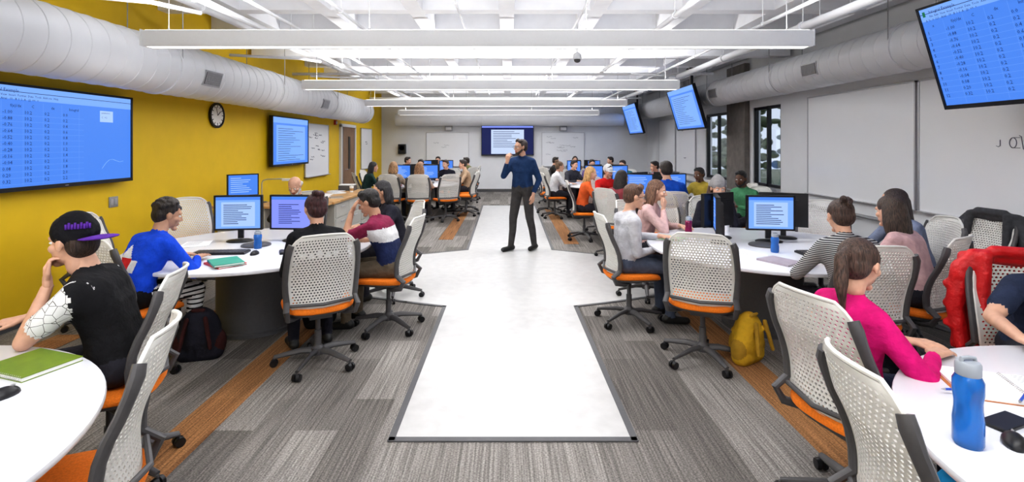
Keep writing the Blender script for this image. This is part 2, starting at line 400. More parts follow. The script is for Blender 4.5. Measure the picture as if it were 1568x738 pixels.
# ------------------------------------------------------------------ chair
def build_chair():
    b=MB()
    b.lathe([(.045,.075),(.05,.09),(.048,.125),(.03,.14),(.026,.15),(.026,.26),(.019,.262),(.019,.40)],DARK,seg=20)
    for i in range(5):
        a=math.radians(90+72*i); d=V((math.cos(a),math.sin(a),0)); q=V((-d.y,d.x,0))
        b.tube([d*.03+V((0,0,.105)),d*.12+V((0,0,.108)),d*.22+V((0,0,.090)),d*.315+V((0,0,.072))],[.028,.025,.021,.016],DARK,seg=10,flat=.75)
        c=d*.315
        b.cone(c+V((0,0,.07)),c+V((0,0,.03)),.009,.009,DARK,8)
        for s in(-1,1): b.cone(c+q*s*.006+V((0,0,.029)),c+q*s*.027+V((0,0,.029)),.029,.026,BLACK,14)
    b.box((0,-.02,.405),(.16,.24,.045),DARK)
    def rr(w,d,n=36,p=3.2,oy=0):
        o=[]
        for i in range(n):
            t=2*math.pi*i/n; c=math.cos(t);s=math.sin(t)
            o.append((w/2*math.copysign(abs(c)**(2/p),c),oy+d/2*math.copysign(abs(s)**(2/p),s)))
        return o
    def seatloft(levels,m):
        vs=[];fs=[];n=36
        for w,d,z in levels:
            for (x,y) in rr(w,d): 
                drop=-.03*max(0,(y-.12)/.13)**2
                vs.append((x,y+.02,z+drop+.012*(abs(x)/.25)**2))
        for k in range(len(levels)-1):
            for i in range(n):
                j=(i+1)%n; fs.append((k*n+i,k*n+j,(k+1)*n+j,(k+1)*n+i))
        fs.append(tuple(range(n))[::-1]); fs.append(tuple(range((len(levels)-1)*n,len(levels)*n)))
        b.add(vs,fs,m)
    seatloft([(.40,.38,.415),(.47,.45,.425),(.48,.46,.440)],DARK)
    seatloft([(.47,.455,.437),(.505,.49,.448),(.512,.495,.462),(.50,.485,.478),(.46,.44,.487),(.3,.28,.489)],ORANGE)
    def S(u,v,off=0):
        hw=.205+.030*math.sin(math.pi*min(1,v*.9+.1))
        if v>.86: hw-= .055*((v-.86)/.14)**2.2
        if v<.10: hw-= .03*((.10-v)/.10)**2
        z=.475+.565*v- .012*u*u*v
        y=-.205-.125*v**1.5+.030*math.sin(math.pi*min(1,v*1.5))+ .045*u*u
        return V((u*hw,y-off,z))
    NU,NV=19,27; T=.008
    def cell(u0,u1,v0,v1,hole):
        A=[(u0,v0),(u1,v0),(u1,v1),(u0,v1)]
        vs=[S(u,v) for u,v in A]+[S(u,v,T) for u,v in A]
        if not hole:
            b.add(vs,[(0,1,2,3),(7,6,5,4),(0,4,5,1),(2,6,7,3)],CHW); return
        cu,cv=(u0+u1)/2,(v0+v1)/2
        du=(u1-u0)/2; dv=(v1-v0)/2
        B=[(cu-du*.60,cv-dv*.28),(cu,cv-dv*.64),(cu+du*.60,cv-dv*.28),(cu+du*.60,cv+dv*.28),(cu,cv+dv*.64),(cu-du*.60,cv+dv*.28)]
        vs+=[S(u,v) for u,v in B]+[S(u,v,T) for u,v in B]
        f=[]
        for o,p,fl in((0,8,0),(4,14,1)):
            q=[(o+0,o+1,p+1),(o+0,p+1,p+0),(o+1,p+2,p+1),(o+1,o+2,p+3,p+2),(o+2,o+3,p+4),(o+2,p+4,p+3),(o+3,p+5,p+4),(o+3,o+0,p+0,p+5)]
            f+= [t[::-1] for t in q] if fl else q
        for i in range(6):
            j=(i+1)%6; f.append((8+i,8+j,14+j,14+i))
        b.add(vs,f,CHW)
    ub=.93
    for j in range(NV):
        v0=.02+.96*j/NV; v1=.02+.96*(j+1)/NV
        sh=.5 if j%2 else 0; du=2*ub/NU
        edges=[-1,-ub]+[-ub+du*(i+sh) for i in range(0,NU+1) if -ub<-ub+du*(i+sh)<ub-1e-6]+[ub,1]
        for i in range(len(edges)-1):
            u0,u1=edges[i],edges[i+1]
            if u1-u0<1e-5: continue
            cell(u0,u1,v0,v1,(u1-u0)>du*.9 and abs((u0+u1)/2)<ub and 1<=j<NV-1)
    rim=[S(-1,v/20) for v in range(21)]+[S(u/6,1.0) for u in range(-5,6)]+[S(1,1-v/20) for v in range(21)]+[S(u/6,0) for u in range(5,-6,-1)]
    b.tube([p+V((0,-T/2,0)) for p in rim],.0085,CHW,seg=8,closed=True)
    for s in(-1,1):
        pts=[V((s*.10,-.02,.405)),V((s*.19,-.10,.400)),V((s*.238,-.19,.425)),V((s*.250,-.225,.49))]
        for v in(.12,.25,.38,.5,.62,.74,.84): 
            q=S(s,v); pts.append(V((q.x+s*.018,q.y-.012,q.z)))
        q=S(s,.90); pts.append(V((q.x+s*.012,q.y-.004,q.z)))
        b.tube(pts,[.020,.021,.023,.024,.024,.023,.022,.022,.022,.023,.026,.023],DARK,seg=10,flat=.8)
    for z in(.56,): b.tube([S(-1,.08)+V((0,-.03,0)),S(0,.08)+V((0,-.05,0)),S(1,.08)+V((0,-.03,0))],.012,DARK,seg=8)
    return b.mesh('office_chair',35)
CH=None
def chair(x,y,F):
    global CH
    if CH is None: CH=build_chair()
    return put(CH,'office_chair',(x,y,0),rz_of(F))
def nF(F):
    l=math.hypot(*F); return(F[0]/l,F[1]/l)
def seated(name,hip,F,nochair=False,cf=None,off=.05,**k):
    F=nF(F); person(name,hip,F,**k)
    if not nochair:
        G=nF(cf) if cf else F
        chair(hip[0]+G[0]*off,hip[1]+G[1]*off,G)
# ------------------------------------------------------------------ PEOPLE
def pattern_tri():
    m=mat('patterned_tee',(.8,.8,.8),.85); nt=m.node_tree; b=nt.nodes['Principled BSDF']
    tc=nt.nodes.new('ShaderNodeTexCoord'); v=nt.nodes.new('ShaderNodeTexVoronoi'); v.feature='DISTANCE_TO_EDGE'; v.inputs['Scale'].default_value=24
    r=nt.nodes.new('ShaderNodeValToRGB'); r.color_ramp.elements[0].color=(.05,.05,.05,1); r.color_ramp.elements[1].color=(.76,.76,.76,1)
    r.color_ramp.elements[0].position=.015; r.color_ramp.elements[1].position=.03
    nt.links.new(tc.outputs['Object'],v.inputs['Vector']); nt.links.new(v.outputs['Distance'],r.inputs['Fac']); nt.links.new(r.outputs['Color'],b.inputs['Base Color']); return m
def pattern_stripe():
    m=mat('striped_jersey',(.8,.8,.8),.85); nt=m.node_tree; b=nt.nodes['Principled BSDF']
    tc=nt.nodes.new('ShaderNodeTexCoord'); v=nt.nodes.new('ShaderNodeTexWave'); v.bands_direction='Z'; v.inputs['Scale'].default_value=24; v.inputs['Distortion'].default_value=.3
    r=nt.nodes.new('ShaderNodeValToRGB'); r.color_ramp.elements[0].color=(.015,.015,.02,1); r.color_ramp.elements[1].color=(.50,.50,.50,1)
    r.color_ramp.elements[0].position=.5; r.color_ramp.elements[1].position=.65
    nt.links.new(tc.outputs['Object'],v.inputs['Vector']); nt.links.new(v.outputs['Fac'],r.inputs['Fac']); nt.links.new(r.outputs['Color'],b.inputs['Base Color']); return m
WF=fab((.75,.75,.75)); RF=fab((.6,.03,.03))
seated('student_in_black_vest',(-1.97,2.60),(-.93,-.32),cf=(-.95,-.33),lean=.30,look=(-1,.05),pitch=.0,scale=1.03,aL='chin',aR='table',hair=(.03,.015,.01),hs='short',
  shirt=(.012,.012,.014),sleevem=pattern_tri(),short=True,pants=(.03,.03,.04),cap=(.010,.010,.013),capbrim=(.12,.035,.34),capback=True,logo=1)
def p_blue(x,y,z,t):
    if t=='shirt' and y<.10 and .18<z<.36:
        if -.12<x<.02 and abs(x+.05)<(.36-z)*.8: return RF if z<.27 else WF
        if .02<=x<.09 and z<.26: return WF
    if t=='pants' and z<.1 and abs(x)>.10:
        if int((z+1.0)/.018)%2==0 and y>.05: return WF
    return None
seated('student_in_blue_jacket',(-2.78,3.74),(.42,.9),lean=.45,look=(.75,.75),pitch=.25,hs='curly',hair=(.02,.013,.01),shirt=(.012,.075,.62),pants=(.012,.012,.016),paint=p_blue,skin=SKT)
seated('student_in_black_sweater',(-1.44,3.88),(-.5,.87),lean=.22,look=(-.6,.8),aL='type',aR='type',hs='bun',hair=(.045,.012,.014),shirt=(.014,.014,.017),pants=(.02,.02,.03),fem=True,
  paint=lambda x,y,z,t: WF if t in('shirt','sleeve') and .26<z<.30 and abs(x)<.14 and int((x+1)/.02)%3 else None)
NV_=fab((.02,.03,.09)); MR=fab((.20,.02,.06))
def p_mar(x,y,z,t):
    if t=='shirt': return MR if z>.36 else (fab((.65,.65,.66)) if z>.24 else NV_)
seated('student_in_maroon_shirt',(-1.05,4.68),(-1,.12),lean=.38,look=(-1,.1),pitch=.35,aL='brow',aR='table',hs='short',hair=(.012,.01,.01),shirt=(.02,.03,.09),sleeve=(.20,.02,.06),
  short=True,pants=(.15,.12,.085),paint=p_mar,skin=SKT)
seated('student_with_black_hair',(-1.22,5.70),(-.9,-.45),lean=.3,hs='bob',hair=(.012,.01,.012),shirt=(.02,.02,.025),fem=True,skin=SKT)
seated('teaching_assistant',(-2.72,6.75),(-.05,-1),lean=.35,pitch=.55,hs='bald',hair=(.45,.43,.40),beard=(.5,.48,.45),shirt=(.035,.032,.02),pants=(.06,.05,.04),aL='table',aR='table')
person('lecturer',(.23,8.1),nF((-.62,-.8)),lean=.02,look=(-.9,-.45),pitch=.02,stand=True,scale=1.06,hs='short',hair=(.035,.022,.018),beard=(.05,.03,.02),glasses=True,vol=.97,
  shirt=(.018,.045,.12),pants=(.06,.056,.056),shoe=(.02,.014,.01),aR=((.10,.25,1.33),(-.25,-.1,1),(0,-1,0),(.4,.1,-1),.8),aL=((-.23,.05,.86),(0,.15,-1),(1,0,0),(-.3,-1,0),.5))
# right side
seated('student_in_white_hoodie',(1.10,4.84),(1,.08),lean=.12,look=(1,.0),hs='short',hair=(.10,.05,.03),shirt=(.50,.50,.53),pants=(.09,.11,.16),glasses=True,hood=True,aL='table',aR='lap')
seated('student_in_pink_top',(1.50,5.72),(.85,-.5),lean=.25,look=(1,-.35),hs='long',hair=(.14,.07,.04),shirt=(.62,.42,.40),fem=True,aL='table',aR='chin')
seated('student_in_grey_beanie',(2.47,6.15),(-.05,-1),lean=.25,pitch=.2,hs='long',hair=(.09,.05,.03),shirt=(.02,.02,.025),cap=(.30,.29,.29),capback='beanie',fem=True,aL='chin',aR='table')
seated('student_in_striped_top',(2.40,3.50),(.05,1),lean=.30,look=(.1,1),hs='bun',hair=(.055,.03,.022),shirtm=pattern_stripe(),fem=True)
seated('student_in_magenta_sweater',(1.525,2.30),(.97,.05),nochair=True,lean=.05,look=(.9,.45),pitch=.18,scale=.96,hs='pony',hair=(.06,.032,.022),shirt=(.62,.010,.17),pants=(.02,.025,.05),fem=True,
  aR=((.10,.34,.80),(-.5,1,0),(0,0,-1),(1,-.3,-.9),.3),aL=((-.06,.36,.80),(.4,1,0),(0,0,-1),(-1,-.3,-.9),.3))
chair(1.60,2.33,nF((.97,.235)))
seated('student_with_long_brown_hair',(3.08,3.80),(-.55,.85),lean=.30,look=(-.3,1),hs='long',hair=(.045,.025,.018),shirt=(.55,.36,.36),fem=True,vol=1.05)
seated('student_in_blue_grey_sweater',(3.66,4.55),(-1,.15),lean=.3,look=(-.9,.5),hs='long',hair=(.035,.02,.016),shirt=(.20,.23,.32),fem=True)
NTF=nF((-.42,-.9)); NTH=(2.90,2.77)
seated('student_in_navy_top',NTH,NTF,lean=.42,look=(.1,-1),hs='long',hair=(.12,.07,.04),shirt=(.025,.035,.07),short=True,fem=True,
  aR=((.30,.60,.785),(-.4,1,0),(0,0,-1),(1,-.2,-.6),.4))
seated('student_in_green_shirt',(3.62,7.65),(-.9,-.4),lean=.25,look=(-.7,-.7),hs='short',hair=(.01,.01,.01),beard=(.01,.01,.01),shirt=(.08,.26,.13),skin=SKD,near=False)
seated('student_with_headphones',(3.45,8.9),(-.8,-.6),lean=.3,hs='short',hair=(.01,.01,.01),shirt=(.40,.30,.05),skin=SKD,near=False)
seated('student_in_blue_shirt',(2.28,7.2),(.08,1),lean=.28,hs='short',hair=(.015,.012,.01),shirt=(.01,.075,.42),near=False,scale=1.12)
seated('student_in_red_shirt',(1.80,9.85),(.5,-.85),lean=.3,hs='short',hair=(.05,.03,.02),shirt=(.60,.02,.02),short=True,cap=(.7,.7,.7),near=False)
seated('student_with_blonde_hair',(1.30,9.05),(1,-.1),lean=.25,hs='long',hair=(.42,.25,.10),shirt=(.65,.12,.03),fem=True,near=False)
seated('student_in_grey_shirt',(1.60,7.65),(.8,.6),lean=.25,hs='long',hair=(.02,.014,.012),shirt=(.25,.05,.06),fem=True,near=False)
far=[('student_in_white_blouse',(1.02,11.7),(1,.1),(.7,.7,.72),(.15,.09,.05),'bun',1),('student_in_dark_shirt',(1.55,13.0),(.6,-.8),(.05,.05,.06),(.02,.015,.01),'short',0),
('student_in_violet_top',(2.15,13.3),(.1,-1),(.15,.10,.25),(.03,.02,.015),'short',0),('student_in_teal_top',(3.0,13.0),(-.6,-.8),(.05,.18,.2),(.05,.03,.02),'short',0),
('student_in_pink_hoodie',(3.45,11.6),(-1,-.2),(.45,.2,.25),(.03,.02,.015),'short',0),('student_in_black_tee',(1.3,15.4),(1,-.2),(.03,.03,.03),(.02,.015,.01),'short',0),
('student_in_brown_top',(2.2,16.9),(0,-1),(.2,.12,.08),(.02,.015,.01),'long',1),('student_in_grey_hoodie',(3.3,15.8),(-1,-.2),(.3,.3,.31),(.03,.02,.015),'short',0),
('student_in_dark_green_top',(-3.28,11.65),(.9,.45),(.02,.05,.045),(.012,.01,.01),'long',1),('student_with_light_hair',(-2.55,11.15),(.15,1),(.35,.28,.22),(.35,.2,.1),'bob',1),
('student_in_cream_top',(-1.95,11.1),(-.1,1),(.5,.45,.4),(.3,.16,.08),'long',1),('student_in_tan_shirt',(-1.0,12.9),(-1,-.2),(.42,.30,.20),(.03,.02,.015),'short',0),
('student_in_black_shirt',(-1.55,13.5),(-.4,-.9),(.02,.02,.025),(.05,.03,.02),'short',0),('student_in_navy_shirt',(-2.3,13.6),(0,-1),(.03,.04,.08),(.02,.015,.01),'short',0),
('student_in_plaid_shirt',(-3.2,15.6),(1,-.2),(.2,.08,.08),(.03,.02,.015),'short',0),('student_in_olive_shirt',(-1.1,15.5),(-1,.1),(.12,.12,.05),(.02,.015,.01),'short',0),
('student_in_charcoal_shirt',(-2.3,16.9),(0,-1),(.06,.06,.07),(.03,.02,.015),'short',0)]
for n,h,F,sh,ha,st,fm in far:
    seated(n,h,F,lean=random.uniform(.15,.35),hs=st,hair=ha,shirt=sh,fem=bool(fm),near=False,short=random.random()<.4)
for x,y,F in[(-1.53,1.76,(-.93,-.37)),(-3.68,5.95,(.7,-.7)),(-3.72,4.75,(1,0)),(1.345,1.53,(.99,-.13)),(1.52,3.98,(.42,.9)),(2.1,6.75,(.1,-1)),(3.45,5.62,(-.6,-.8)),
  (4.25,4.75,(-1,-.1)),(-1.38,11.25,(-.5,.86)),(-1.0,12.1,(-1,.2)),(-3.35,12.7,(1,-.1)),(1.0,12.6,(1,-.1)),(3.3,10.6,(-.8,.6)),(2.6,10.4,(-.1,1)),(-1.2,14.6,(-.7,.6)),(1.2,14.5,(.7,.6)),(3.75,8.4,(-1,0))]:
    chair(x,y,nF(F))
# ------------------------------------------------------------------ room
def wall(name,c,d,m): 
    b=MB(); b.box(c,d,m); return b.obj(name)
XL,XR,YB,YF,ZC=-4.5,4.95,18.1,-3.2,3.75
def carpet(name,c1,c2):
    m=mat(name,(.3,.3,.3),.95); nt=m.node_tree; b=nt.nodes['Principled BSDF']; N=nt.nodes.new; L=nt.links.new
    g=N('ShaderNodeNewGeometry'); mp=N('ShaderNodeMapping'); mp.inputs['Rotation'].default_value=(0,0,math.pi/2)
    br=N('ShaderNodeTexBrick'); br.inputs['Scale'].default_value=1; br.inputs['Brick Width'].default_value=1.0; br.inputs['Row Height'].default_value=.25; br.inputs['Mortar Size'].default_value=.0
    br.offset=.37; br.offset_frequency=2
    br.inputs['Color1'].default_value=c1+(1,); br.inputs['Color2'].default_value=c2+(1,)
    L(g.outputs['Position'],mp.inputs['Vector']); L(mp.outputs['Vector'],br.inputs['Vector'])
    m2=N('ShaderNodeMapping'); m2.inputs['Scale'].default_value=(95,1.6,1); n=N('ShaderNodeTexNoise'); n.inputs['Scale'].default_value=1; n.inputs['Detail'].default_value=4
    L(g.outputs['Position'],m2.inputs['Vector']); L(m2.outputs['Vector'],n.inputs['Vector'])
    r=N('ShaderNodeValToRGB'); r.color_ramp.elements[0].position=.36; r.color_ramp.elements[1].position=.64
    r.color_ramp.elements[0].color=(.58,.58,.58,1); r.color_ramp.elements[1].color=(1.15,1.15,1.15,1)
    L(n.outputs['Fac'],r.inputs['Fac'])
    m3=N('ShaderNodeMapping'); m3.inputs['Scale'].default_value=(90,130,1); n3=N('ShaderNodeTexNoise'); n3.inputs['Scale'].default_value=1
    L(g.outputs['Position'],m3.inputs['Vector']); L(m3.outputs['Vector'],n3.inputs['Vector'])
    r3=N('ShaderNodeValToRGB'); r3.color_ramp.elements[0].position=.35; r3.color_ramp.elements[1].position=.65
    r3.color_ramp.elements[0].color=(.6,.6,.6,1); r3.color_ramp.elements[1].color=(1.2,1.2,1.2,1); L(n3.outputs['Fac'],r3.inputs['Fac'])
    x=N('ShaderNodeMix'); x.data_type='RGBA'; x.blend_type='MULTIPLY'; x.inputs['Factor'].default_value=1
    L(br.outputs['Color'],x.inputs['A']); L(r.outputs['Color'],x.inputs['B'])
    y=N('ShaderNodeMix'); y.data_type='RGBA'; y.blend_type='MULTIPLY'; y.inputs['Factor'].default_value=1
    L(x.outputs['Result'],y.inputs['A']); L(r3.outputs['Color'],y.inputs['B']); L(y.outputs['Result'],b.inputs['Base Color'])
    bp=N('ShaderNodeBump'); bp.inputs['Strength'].default_value=.4; bp.inputs['Distance'].default_value=.01; L(n3.outputs['Fac'],bp.inputs['Height']); L(bp.outputs['Normal'],b.inputs['Normal'])
    return m
CG=carpet('carpet_grey',(.165,.150,.136),(.355,.330,.305)); CO=carpet('carpet_orange',(.34,.155,.055),(.43,.215,.085))
wall('floor',((XL+XR)/2,(YB+YF)/2,-.1),(XR-XL,YB-YF,.2),CG)
b=MB()
for x0,y0,y1 in((-1.98,2.0,5.2),(-2.98,4.6,7.0),(1.70,2.6,5.6),(-3.98,1.0,4.5),(.95,8.6,13.5),(-1.23,9.0,13.0)):
    b.box((x0+.125,(y0+y1)/2,.002),(.25,y1-y0,.004),CO)
b.obj('carpet_inlay')
VIN=mat('vinyl_white',(.58,.575,.565),.35,noise=.06,nscale=9)
path=[(-.665,2.9),(.72,2.9),(.70,5.28),(1.12,5.43),(2.0,5.80),(2.0,7.55),(1.25,7.85),(.71,8.12),(.74,14.0),(-.70,14.0),(-.65,8.12),(-1.2,7.85),(-2.0,7.55),(-2.0,5.80),(-1.09,5.43),(-.66,5.28)]
b=MB(); b.prism(path,.0,.006,VIN); b.obj('vinyl_walkway')
TR=mat('trim_dark_grey',(.10,.10,.105),.5,noise=.05)
b=MB()
for i in range(len(path)):
    p=V(path[i]+(0,));q=V(path[(i+1)%len(path)]+(0,)); d=q-p; a=math.atan2(d.y,d.x); c=(p+q)/2
    b.box((c.x,c.y,.005),(d.length+.03,.040,.008),TR,Matrix.Rotation(a,3,'Z'))
b.obj('trim_1')
wall('wall_left',(XL-.1,(YB+YF)/2,ZC/2),(.2,YB-YF,ZC),YEL)
wall('wall_back',((XL+XR)/2,YB+.1,ZC/2),(XR-XL+.4,.2,ZC),WHITE)
wall('wall_front',((XL+XR)/2,YF-.1,ZC/2),(XR-XL+.4,.2,ZC),WHITE)
b=MB(); W0,W1,W2,W3,WZ0,WZ1=9.25,10.30,11.40,12.75,.87,2.42
cx=XR+.08
for y0,y1,z0,z1 in((YF,W0,0,ZC),(W0,W1,0,WZ0),(W0,W1,WZ1,ZC),(W1,W2,0,ZC),(W2,W3,0,WZ0),(W2,W3,WZ1,ZC),(W3,YB,0,ZC)):
    b.box((cx,(y0+y1)/2,(z0+z1)/2),(.16,y1-y0,z1-z0),WHITE)
b.obj('wall_right')
b=MB(); b.box((XL+.006,(YB+YF)/2,.05),(.012,YB-YF,.10),TR); b.obj('baseboard_left')
b=MB(); b.box((XR-.006,(YB+YF)/2,.05),(.012,YB-YF,.10),TR); b.obj('baseboard_right')
b=MB(); b.box(((XL+XR)/2,YB-.006,.05),(XR-XL-.03,.012,.10),TR); b.obj('baseboard_back')
GL=mat('window_glass',(.9,.95,1),.02,trans=1)
for i,(y0,y1) in enumerate(((W0,W1),(W2,W3))):
    b=MB(); x=XR+.06; yc=(y0+y1)/2; zc=(WZ0+WZ1)/2; h=WZ1-WZ0
    for yy in(y0+.03,y1-.03,yc): b.box((x,yy,zc),(.07,.055,h),BLACK)
    for zz in(WZ0+.03,WZ1-.03): b.box((x,yc,zz),(.07,y1-y0,.055),BLACK)
    b.box((x,yc,zc),(.006,y1-y0-.05,h-.05),GL)
    b.box((XR-.03,yc,WZ0-.015),(.10,y1-y0,.03),ALU)
    b.obj('window_%d'%(i+1))
b=MB(); b.box((XR-.06,(W1+W2)/2,ZC/2-.2),(.115,W2-W1-.25,ZC-.4),CONC); b.obj('concrete_column',bevel=.015)
# ceiling waffle
b=MB(); b.box(((XL+XR)/2,(YB+YF)/2,ZC+.06),(XR-XL+.4,YB-YF+.4,.12),CEIL)
px=1.18; xs=[-.02+px*(i-4) for i in range(9)]
for x in xs: b.box((x,(YB+YF)/2,ZC-.17),(.20,YB-YF,.34),CEIL)
y=YF+.4
while y<YB:
    for i in range(len(xs)-1): b.box(((xs[i]+xs[i+1])/2,y,ZC-.17),(px-.20,.20,.34),CEIL)
    b.box((xs[0]-.2,y,ZC-.17),(.2,.2,.34),CEIL)
    y+=px
b.obj('ceiling')
b=MB(); 
for y in(8.9,14.3): b.box((0.22,y,3.31),(9.3,.22,.20),CEIL)
b.obj('ceiling_crossbeam')
PIPE=mat('pipe_white',(.74,.75,.77),.4,noise=.02)
b=MB()
for x,z,r,y0,y1 in((-2.9,3.05,.035,2,18),(-2.6,3.12,.02,2,18),(-1.9,3.2,.02,1,18),(-.6,3.3,.016,1,18),(1.9,3.15,.03,1,18),(2.9,3.05,.02,1,18),(3.3,3.0,.045,3,18),(3.55,3.12,.02,1,18),(.9,3.28,.016,1,18),(-3.5,3.25,.05,1,18),(3.9,3.2,.03,1,18)):
    b.tube([(x,y0,z),(x,y1,z)],r,PIPE,seg=10)
    y=y0+.6
    while y<y1: b.cone((x,y,z),(x,y,3.45),.006,.006,PIPE,6); b.cone((x,y-.02,z),(x,y+.02,z),r*1.35,r*1.35,PIPE,10); y+=2.1
for y,z,x0,x1,r in((5.2,3.22,-4.4,4.3,.018),(6.9,3.1,-4.3,1.9,.028),(7.3,3.24,-3.5,4.3,.016),(10.4,3.12,-4.4,4.2,.03),(10.9,3.2,-4.4,4.2,.02),(13.2,3.1,-4.4,4.2,.035),(16.2,3.15,-4.4,4.2,.03)):
    b.tube([(x0,y,z),(x1,y,z)],r,PIPE,seg=10)
for x,y in((-3.3,4.4),(-3.2,7.5),(-2.9,9.8),(2.9,6.2),(3.2,9.5)):
    b.tube([(x-.9,y,3.0),(x-.4,y+.05,2.98),(x,y+.3,3.0),(x+.1,y+.9,3.05)],.022,PIPE)
b.obj('ceiling_pipework')
def duct(name,x,z,r,y0,y1):
    prof=[(.01,0),(r*.98,0),(r,.01)]; y=.0; L=y1-y0
    while y<L-.3:
        y+=.21; prof+=[(r,y-.007),(r+.005,y-.003),(r+.005,y+.003),(r,y+.007)]
    prof+=[(r,L-.02),(r+.012,L-.02),(r+.012,L),(.01,L)]
    M=Matrix.Translation((x,y0,z))@Matrix.Rotation(-math.pi/2,4,'X')
    b=MB(); b.lathe(prof,DUCT,seg=64,M=M)
    yy=y0+1
    while yy<y1: 
        b.lathe([(r-.01,-.02),(r+.014,-.02),(r+.014,.02),(r-.01,.02)],DUCT,seg=64,M=Matrix.Translation((x,yy,z))@Matrix.Rotation(-math.pi/2,4,'X'))
        for s in(-1,1): b.cone((x+s*r,yy,z),(x+s*r,yy,3.42),.006,.006,GREY,6)
        yy+=2.6
    return b.obj(name,angle=10)
duct('air_duct',-3.95,2.57,.31,YF+.1,13.8)
duct('air_duct',4.52,2.78,.27,YF+.1,17.3)
b=MB(); M=Matrix.Translation((-3.9,17.75,2.55))@Matrix.Rotation(math.pi/2,4,'Y'); b.lathe([(.01,0),(.22,0),(.22,3.0),(.228,3.01),(.22,3.02),(.22,7.9),(.01,7.9)],DUCT,seg=32,M=M); b.obj('cross_duct',angle=20)
def vent(x,y,z,ang,s):
    b=MB(); 
    b.box((0,0,0),(.02,.36,.19),ALU); b.box((.012*s,0,0),(.006,.32,.15),DARK)
    for i in range(12): b.box((.018*s,-.15+.0273*i,0),(.008,.012,.15),ALU)
    o=b.obj('air_vent',(x,y,z)); o.rotation_euler=(0,ang,0)
vent(-3.655,6.3,2.49,.28,1); vent(-3.655,10.2,2.49,.28,1); vent(4.255,7.2,2.74,-.15,-1); vent(4.255,10.6,2.74,-.15,-1)
LED=mat('led_diffuser',(1,.98,.95),.4,emit=2.8); FX=mat('fixture_white',(.74,.75,.76),.35,noise=.01)
for y in(-2.56,1.07,4.7,8.33,11.95,15.58):
    b=MB(); xc=-.28
    b.box((0,0,.0),(6.1,.16,.135),FX); b.box((0,0,-.071),(6.06,.12,.008),LED); b.box((0,-.066,-.072),(6.1,.026,.012),FX); b.box((0,.066,-.072),(6.1,.026,.012),FX)
    b.box((0,0,.071),(6.06,.12,.008),LED)
    for x in(-2.85,-1,1,2.85):
        b.cone((x,0,.07),(x,0,.85),.0035,.0035,GREY,6); b.cone((x,0,.067),(x,0,.10),.015,.008,GREY,8)
    for s in(-1,1): b.box((s*3.055,0,0),(.012,.17,.150),FX)
    o=b.obj('pendant_light_fixture',(xc,y,2.655))
    for nm,zz,rot,pw in(('down',-.10,0,52),('up',.10,math.pi,104)):
        la=bpy.data.lights.new('light_'+nm,'AREA'); la.shape='RECTANGLE'; la.size=6.0; la.size_y=.11; la.energy=pw; la.color=(1,.99,.98)
        lo=bpy.data.objects.new('light_'+nm,la); scn.collection.objects.link(lo); lo.parent=o; lo.location=(0,0,zz); lo.rotation_euler=(rot,0,0)
